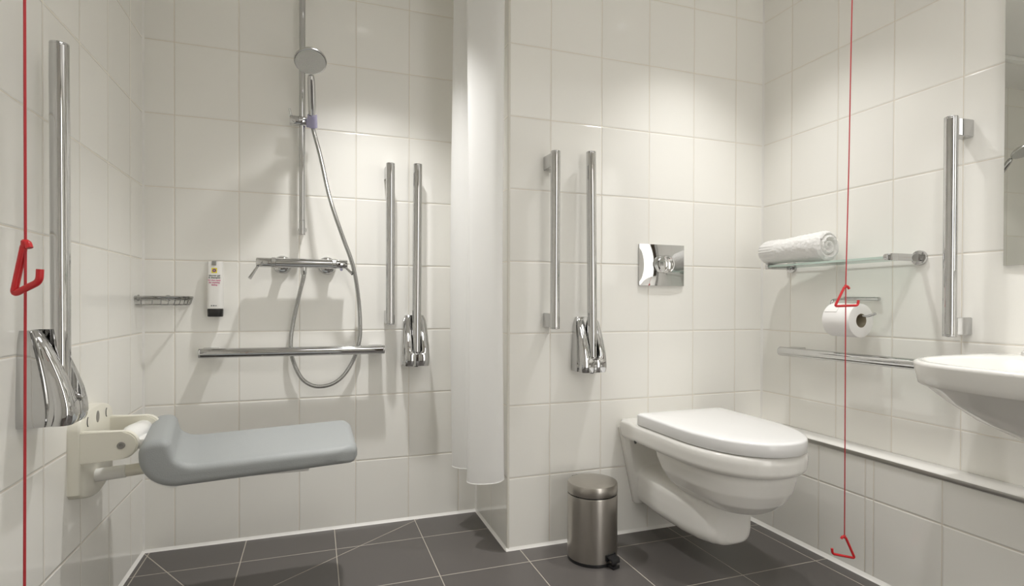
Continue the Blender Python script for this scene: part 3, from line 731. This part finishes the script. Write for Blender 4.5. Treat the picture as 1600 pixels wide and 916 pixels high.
# trap foot: sections along y
def foot(y, hw, z0, z1, n=32):
    out = []
    for i in range(n):
        a = 2*PI*i/n; c, s = math.cos(a), math.sin(a)
        out.append((TX+hw*math.copysign(abs(c)**0.55, c), y, (z0+z1)/2+(z1-z0)/2*math.copysign(abs(s)**0.5, s)))
    return out
rings(bm, [foot(0, 0.120, 0.112, 0.262), foot(-0.06, 0.118, 0.106, 0.258), foot(-0.16, 0.114, 0.096, 0.250), foot(-0.26, 0.106, 0.090, 0.246), foot(-0.33, 0.096, 0.090, 0.246),
           foot(-0.375, 0.083, 0.094, 0.246), foot(-0.402, 0.066, 0.100, 0.246), foot(-0.414, 0.044, 0.110, 0.244)])
pan = obj('pan', bm, M['ceramic'], t)
bake(pan, [('REMESH', dict(mode='VOXEL', voxel_size=0.0036, use_smooth_shade=True)), ('SMOOTH', dict(factor=0.5, iterations=8))])
for v in pan.data.vertices:        # keep the back flat on the wall
    if v.co.y > -0.0045: v.co.y = -0.0006
# seat and lid
bm = BM(); yb, yf = -0.118, -0.626
def lidr(k, z): return dshape(0.180-k, yb-k, yf+k, -0.33, z, 128, 2.2)
rings(bm, [lidr(0.006, 0.4315), lidr(0.0015, 0.4322), lidr(0.0, 0.434), lidr(0.0, 0.4640), lidr(0.0008, 0.4672), lidr(0.003, 0.4697), lidr(0.007, 0.4712), lidr(0.014, 0.4720), lidr(0.06, 0.4730), lidr(0.12, 0.4735)])
obj('lid', bm, M['lid'], t, angle=60)
bm = BM(); rings(bm, [dshape(0.166, -0.125, -0.605, -0.35, z) for z in (0.4285, 0.433)]); obj('seat_ring', bm, M['grey_hole'], t)
for sx in (-0.078, 0.078):
    bm = BM(); rod(bm, (TX+sx-0.02, -0.103, 0.442), (TX+sx+0.02, -0.103, 0.442), 0.012, 20); obj('hinge', bm, M['chrome'], t)
bm = BM(); lathe(bm, (TX-0.1785, -0.118, 0.369), (-1, 0, -0.2), [(0.006, 0), (0.006, 0.0035)], 16); obj('fixing_bolt', bm, M['dark'], t)

# ------------------------------------------------------------------ pedal bin
bx, by = 0.2555, -0.137
t = thing('pedal_bin', 'small brushed steel pedal bin on the floor beside the toilet', 'bin', (bx, by, 0))
bm = BM(); lathe(bm, (bx, by, 0), (0, 0, 1), [(0.080, 0.0), (0.083, 0.0005), (0.083, 0.009), (0.081, 0.011)], 64); obj('base_ring', bm, M['black'], t)
bm = BM(); lathe(bm, (bx, by, 0.010), (0, 0, 1), [(0.080, 0), (0.0835, 0.001), (0.0835, 0.205), (0.0825, 0.210)], 96); obj('body', bm, M['brushed'], t)
bm = BM(); lathe(bm, (bx, by, 0.2195), (0, 0, 1), [(0.0800, 0), (0.0800, 0.0055)], 64); obj('gap_shade', bm, M['black'], t)  # black ring standing in for the shaded gap below the lid
bm = BM(); lathe(bm, (bx, by, 0.2235), (0, 0, 1), [(0.079, 0), (0.0832, 0.0005), (0.0840, 0.003), (0.0835, 0.030), (0.0815, 0.034), (0.072, 0.0365), (0.055, 0.0385), (0.03, 0.0400), (0.004, 0.0405)], 96); obj('lid', bm, M['brushed'], t)
fx = Vector((0.30, -0.954, 0)).normalized(); sx_ = Vector((-fx.y, fx.x, 0))
def bl(a, b, z): return Vector((bx, by, z))+fx*a+sx_*b
bm = BM(); rings(bm, [[bl(0.080, s_*w_, z) for s_, z in ((-1, z0), (1, z0), (1, z1), (-1, z1))] if k == 0 else [bl(k, s_*w_, z) for s_, z in ((-1, z0), (1, z0), (1, z1), (-1, z1))] for k, w_, z0, z1 in ((0, 0.021, 0.021, 0.040), (0.0865, 0.021, 0.021, 0.040))])
obj('pedal_slot', bm, M['black'], t, smooth=False)
bm = BM(); rings(bm, [[bl(k, -w_, z-th), bl(k, w_, z-th), bl(k, w_, z), bl(k, -w_, z)] for k, w_, z, th in ((0.082, 0.017, 0.038, 0.006), (0.104, 0.019, 0.033, 0.006), (0.108, 0.019, 0.027, 0.009), (0.109, 0.017, 0.020, 0.004))])
bmesh.ops.bevel(bm, geom=bm.edges[:], offset=0.0012, segments=2, affect='EDGES'); obj('pedal', bm, M['black'], t)
bm = BM(); rings(bm, [[bl(k, -w_, z-th), bl(k, w_, z-th), bl(k, w_, z), bl(k, -w_, z)] for k, w_, z, th in ((0.078, 0.013, 0.010, 0.009), (0.110, 0.014, 0.010, 0.009))]); rod(bm, bl(0.104, 0.0, 0.010), bl(0.104, 0, 0.024), 0.0045, 14)
obj('pedal_foot', bm, M['black'], t, smooth=False)
bm = BM(); rings(bm, [[bl(k, -0.012, 0.215), bl(k, 0.012, 0.215), bl(k, 0.012, 0.2560), bl(k, -0.012, 0.2560)] for k in (-0.0800, -0.0875)])
obj('lid_hinge', bm, M['black'], t, smooth=False)

# ------------------------------------------------------------------ glass shelf, towel
t = thing('glass_shelf', 'glass wall shelf on chrome arms under the rolled towel', 'shelf', (XR, -0.40, 0.99))
SZ0, SZ1 = 0.991, 0.998
bm = box(BM(), (0.972, -0.627, SZ0), (1.092, -0.160, SZ1))
for fc in bm.faces:
    fc.normal_update()
    if abs(fc.normal.z) < 0.5: fc.material_index = 1
obj('glass_panel', bm, [M['glass'], M['glass_edge']], t, smooth=False)
for y in (-0.6335, -0.1535):
    s_ = -1 if y < -0.4 else 1
    bm = BM(); box(bm, (0.974, y-0.0055, 0.985), (1.086, y+0.0055, 1.006), 0.001); ar = obj('arm', bm, M['chrome'], t)
    bm = BM(); lathe(bm, (XR-0.0005, y, 0.9955), (-1, 0, 0), [(0.0225, 0), (0.0225, 0.008), (0.0215, 0.0095), (0.012, 0.0098), (0.0115, 0.015)], 40); obj('rosette', bm, M['chrome'], ar)
    bm = BM(); rod(bm, (0.9735, y-0.004*s_, 0.9955), (0.9735, y-0.016*s_*(-1)*-1, 0.9955), 0.0098, 20, 0.001); obj('clamp_peg', bm, M['chrome'], ar)

# rolled towel
ta = Vector((0.998, -0.118, 1.0485)); tb_ = Vector((1.020, -0.385, 1.0535))
ad = (tb_-ta).normalized(); side = Vector((0, 0, 1)).cross(ad).normalized(); upv = ad.cross(side).normalized()
def rough(p, s, a): return a*noise.noise(p*s)
bm = BM(); NT, NA = 70, 96; LT = (tb_-ta).length; loops = []
def tow(tt, th):
    R = 0.0485*(0.93+0.17*sstep(0.3, 1.0, tt))
    endr = 0.0
    if tt < 0.10: endr = 0.030*(1-math.sqrt(max(0, 1-(1-tt/0.10)**2)))
    if tt > 0.955: endr = 0.010*(1-math.sqrt(max(0, 1-((tt-0.955)/0.045)**2)))
    R -= endr
    # outer flap step of the roll
    ph = ((th-2.6) % (2*PI))/(2*PI); R += 0.006*(0.5-ph)
    if tt < 0.30: R += 0.0019*math.sin(th*30)*(1-sstep(0.24, 0.30, tt))
    c = ta+ad*LT*tt
    sq = 1.0 if math.sin(th) > 0 else 0.95
    p = c+side*(R*1.06*math.cos(th))+upv*(R*sq*math.sin(th))
    if tt > 0.27: p += (p-c).normalized()*(rough(p, 170, 0.0026)+rough(p, 45, 0.0012))
    else: p += (p-c).normalized()*rough(p, 150, 0.0006)
    p.z = max(p.z, SZ1+0.0006)
    return p
loops = [[tow(i/NT, 2*PI*k/NA) for k in range(NA)] for i in range(NT+1)]
L = rings(bm, loops, True, False)
# spiral end face
last = L[-1]; cend = sum((v.co for v in last), Vector())/NA; NR = 44
rim = [v.co.copy() for v in last]
for j in range(1, NR+1):
    q = 1-j/NR
    nr = []
    for k in range(NA):
        th = 2*PI*k/NA; p = cend+(rim[k]-cend)*q
        ph = (q*2.3+((th-2.6) % (2*PI))/(2*PI)*(1.0)) % 1.0
        dep = 0.022*(abs(math.sin(PI*ph))**0.5)-0.017-0.012*(1-q)**2*0.8
        dep *= (1-q**14)
        p = p+ad*dep; p += ad*rough(p, 170, 0.0026)
        p.z = max(p.z, SZ1+0.0006)
        nr.append(bm.verts.new(p))
    for k in range(NA):
        k2 = (k+1) % NA; bm.faces.new((last[k], last[k2], nr[k2], nr[k]))
    last = nr
bm.faces.new(last)
tw = obj('towel', bm, M['towel'], None, angle=180); tag(tw, 'rolled white terry towel lying on the glass shelf', 'towel')

# ------------------------------------------------------------------ toilet roll and holder
RXC, RZC = XR-0.070, 0.802
t = thing('toilet_roll_holder', 'chrome wire toilet roll holder on the right wall below the glass shelf', 'toilet roll holder', (XR, -0.44, 0.872))
bm = BM(); rod(bm, (XR-0.010, -0.385, 0.874), (XR-0.010, -0.512, 0.872), 0.0065, 20, 0.001); obj('wall_bar', bm, M['chrome'], t)
for y in (-0.398, -0.495):
    bm = BM(); lathe(bm, (XR-0.0005, y, 0.873), (-1, 0, 0), [(0.0062, 0), (0.0062, 0.010)], 16); obj('wall_fixing', bm, M['chrome'], t)
zc = RZC+0.0135
bm = BM(); tube(bm, rpath([(XR-0.010, -0.391, 0.874), (RXC, -0.386, 0.868), (RXC, -0.384, zc), (RXC, -0.515, zc), (RXC, -0.545, zc+0.010)], 0.014), 0.0042, 12); obj('wire_arm', bm, M['chrome'], t)
t = thing('toilet_roll', 'white toilet paper roll hanging on the wire holder', 'toilet paper', (RXC, -0.44, RZC))
RR, RC, y0, y1 = 0.0545, 0.0220, -0.396, -0.497
bm = BM(); N = 72
def rl(rad, y): return [(RXC+rad*math.cos(2*PI*i/N), y, RZC+rad*math.sin(2*PI*i/N)) for i in range(N)]
rings(bm, [rl(RC+0.0008, y0), rl(RR-0.003, y0), rl(RR-0.0006, y0-0.001), rl(RR, y0-0.003), rl(RR, y1+0.003), rl(RR-0.0006, y1+0.001), rl(RR-0.003, y1), rl(RC+0.0008, y1), rl(RC+0.0008, (y0+y1)/2), rl(RC+0.0008, y0)], False, False)
bmesh.ops.remove_doubles(bm, verts=bm.verts[:], dist=1e-6)
pr = obj('paper', bm, M['tissue'], t, angle=50)
bm = BM(); rings(bm, [rl(RC+0.0006, y0-0.0005), rl(RC+0.0006, y1+0.0005), rl(RC-0.0006, y1+0.0005), rl(RC-0.0006, y0-0.0005), rl(RC+0.0006, y0-0.0005)], False, False)
bmesh.ops.remove_doubles(bm, verts=bm.verts[:], dist=1e-6)
obj('cardboard_core', bm, M['cardboard'], t)
bm = BM(); sheet = []
for k in range(20):
    a = math.radians(150-k*5.2); sheet.append([(RXC-(RR+0.0018)*math.cos(PI-a)*1.0, y, RZC+(RR+0.0018)*math.sin(PI-a)) for y in (y0-0.004+0.001*k*0.0, y1+0.050)])
sheet = [[Vector(p) for p in s_] for s_ in sheet]
rings(bm, [[a, b, b-(b-Vector((RXC, b.y, RZC))).normalized()*0.0012, a-(a-Vector((RXC, a.y, RZC))).normalized()*0.0012] for a, b in sheet])
obj('folded_sheet', bm, M['tissue'], t)

# ------------------------------------------------------------------ red emergency pull cords
def handle_tri(pts, r, tip):
    bm = BM(); tube(bm, rpath(pts, 0.009), r, 12)
    return bm
t = thing('emergency_pull_cord', 'thin red emergency pull cord with two triangle handles, in front of the toilet roll', 'pull cord', (0.876, -0.59, CEIL), 'red emergency pull cords')
cx, cyy = 0.8635, -0.59
P0 = Vector((0.876, cyy, CEIL)); P1 = Vector((0.8500, cyy, 0.907)); P2 = Vector((0.8525, cyy, 0.166))
bm = BM(); tube(bm, [P0, P0.lerp(P1, 0.35)+Vector((-0.0015, 0, 0)), P0.lerp(P1, 0.7)+Vector((0.001, 0, 0)), P1, P2], 0.0016, 8); obj('cord', bm, M['cord'], t)
rv = Vector((0.943, -0.333, 0))     # roughly across the view
def tri(base, s, e1, mat, r, parent):
    """open triangle handle: apex loop, sloping leg, foot with an upturned tip"""
    base = Vector(base)
    pts = [base+e1*(0.011*s)+Vector((0, 0, -0.007)), base+e1*0.006*s+Vector((0, 0, 0.0015)), base+e1*(-0.004*s)+Vector((0, 0, -0.001)), base+e1*(-0.034*s)+Vector((0, 0, -0.058)), base+e1*(0.039*s)+Vector((0, 0, -0.0555+0.0)), base+e1*(0.041*s)+Vector((0, 0, -0.040))]
    bm = BM(); tube(bm, rpath(pts, 0.007), r, 12); lathe(bm, base+Vector((0, 0, 0.006)), (0, 0, -1), [(r*0.7, 0), (r*1.15, 0.002), (r*1.15, 0.007), (r*0.8, 0.010)], 14)
    return obj('triangle_handle', bm, mat, parent)
tri(P1, 1.0, rv*0.92, M['red'], 0.0036, t)
tri(P2, 1.0, (-rv*0.90+Vector((0, 0, 0.14))), M['red'], 0.0036, t)
bm = BM(); lathe(bm, P0, (0, 0, -1), [(0.03, 0), (0.03, 0.006), (0.024, 0.02), (0.006, 0.024)], 28); obj('ceiling_switch', bm, M['white_plastic'], t)
t = thing('emergency_pull_cord', 'red emergency pull cord with triangle handle hanging close by the left wall', 'pull cord', (-0.978, -0.935, CEIL), 'red emergency pull cords')
Q0 = Vector((-0.9780, -0.930, CEIL)); Q1 = Vector((-0.9770, -0.931, 0.930)); Q2 = Vector((-0.9805, -0.931, 0.165))
bm = BM(); tube(bm, [Q0, Q1, Q2], 0.0017, 8); obj('cord', bm, M['cord'], t)
e1 = Vector((0.62, -0.30, 0))
tri(Q1, 1.0, e1*0.74+Vector((0, 0, 0.19)), M['red'], 0.0043, t)
tri(Q2, 1.0, e1, M['red'], 0.0040, t)
bm = BM(); lathe(bm, Q0, (0, 0, -1), [(0.03, 0), (0.03, 0.006), (0.024, 0.02), (0.006, 0.024)], 28); obj('ceiling_switch', bm, M['white_plastic'], t)

# ------------------------------------------------------------------ washbasin
YB, ZB = -1.152, 0.728
t = thing('washbasin', 'white ceramic washbasin hanging on the right wall under the mirror', 'washbasin', (XR, YB, 0.55))
def outer(hw, wf, e=3.4):
    def ins(u, v):
        if v < 0: return False
        return abs(u/hw)**e+abs(v/wf)**e <= 1
    return ins
def loopw(ins, c, z, n=96, dz=None):
    return [(XR-v, YB+u, z) for u, v in radial(ins, c, n)]
oc = (0, 0.22)
def rnd(hw, wf, z, e=3.4): return loopw(outer(hw, wf, e), oc, z)
def inn(hu, v0, v1, z, e=3.0):
    cv, hv = (v0+v1)/2, (v1-v0)/2
    return loopw(lambda u, v: abs(u/hu)**e+abs((v-cv)/hv)**e <= 1, (0, cv), z)
low = [(0.07, 0.17, 0.540, 2.2), (0.13, 0.26, 0.545, 2.3), (0.185, 0.335, 0.567, 2.5), (0.235, 0.405, 0.603, 2.8), (0.268, 0.450, 0.640, 3.1), (0.293, 0.472, 0.6705, 3.5), (0.303, 0.483, 0.6760, 3.5), (0.3055, 0.4855, 0.6785, 3.5), (0.3075, 0.4875, 0.690, 3.5), (0.3125, 0.4925, 0.719, 3.5), (0.312, 0.492, 0.7235, 3.5), (0.310, 0.490, 0.7265, 3.5), (0.306, 0.486, 0.728, 3.5)]
loops = []
for hw, wf, z, e in low:
    loops.append(loopw(outer(hw, wf, e), (0, min(0.22, wf*0.5)), z))
loops += [inn(0.268, 0.105, 0.462, 0.7275), inn(0.262, 0.112, 0.455, 0.722), inn(0.245, 0.125, 0.440, 0.69), inn(0.20, 0.15, 0.405, 0.645), inn(0.12, 0.19, 0.36, 0.615), inn(0.03, 0.26, 0.30, 0.606)]
bm = BM(); rings(bm, loops); obj('basin', bm, M['ceramic'], t, angle=45)
bm = BM(); dl = []
for z, k in ((0.722, 0.0), (0.737, 0.0), (0.741, 0.004), (0.742, 0.012)):
    dl.append([(XR-0.0005 if v == 0 else XR-v, YB+u, z) for u, v in ((-0.232+k, 0), (0.232-k, 0), (0.232-k, 0.055-k), (0.215-k, 0.075-k), (-0.215+k, 0.075-k), (-0.232+k, 0.055-k))])
rings(bm, dl); obj('tap_deck', bm, M['ceramic'], t)
bm = BM(); lathe(bm, (XR-0.28, YB, 0.606), (0, 0, 1), [(0.022, 0), (0.022, 0.003), (0.012, 0.004)], 28); obj('waste', bm, M['chrome'], t)

# ------------------------------------------------------------------ mirror
t = thing('mirror', 'large frameless wall mirror above the washbasin', 'mirror', (XR, -1.15, 0.958))
# hangs a little proud of the wall at its near side
def mirror_slab(x0, x1, y0, y1, z0, z1):
    k = math.tan(math.radians(1.65)); bm = BM()
    rings(bm, [[(XR-x0+(y-y1)*k, y, z) for y, z in ((y0, z0), (y1, z0), (y1, z1), (y0, z1))],
               [(XR-x1+(y-y1)*k, y, z) for y, z in ((y0, z0), (y1, z0), (y1, z1), (y0, z1))]])
    return bm
obj('mirror_glass', mirror_slab(0.0072, 0.0092, -1.449, -0.8545, 0.9585, 1.949), M['mirror'], t, smooth=False)
bm = BM(); k = math.tan(math.radians(1.65))
pl = [(XR-0.0005, -0.8545), (XR-0.0071, -0.8545), (XR-0.0071-0.5945*k, -1.449), (XR-0.0005, -1.449)]
rings(bm, [[(x, y, z) for x, y in pl] for z in (0.9585, 1.949)])
obj('backing', bm, M['mirror_edge'], t, smooth=False)
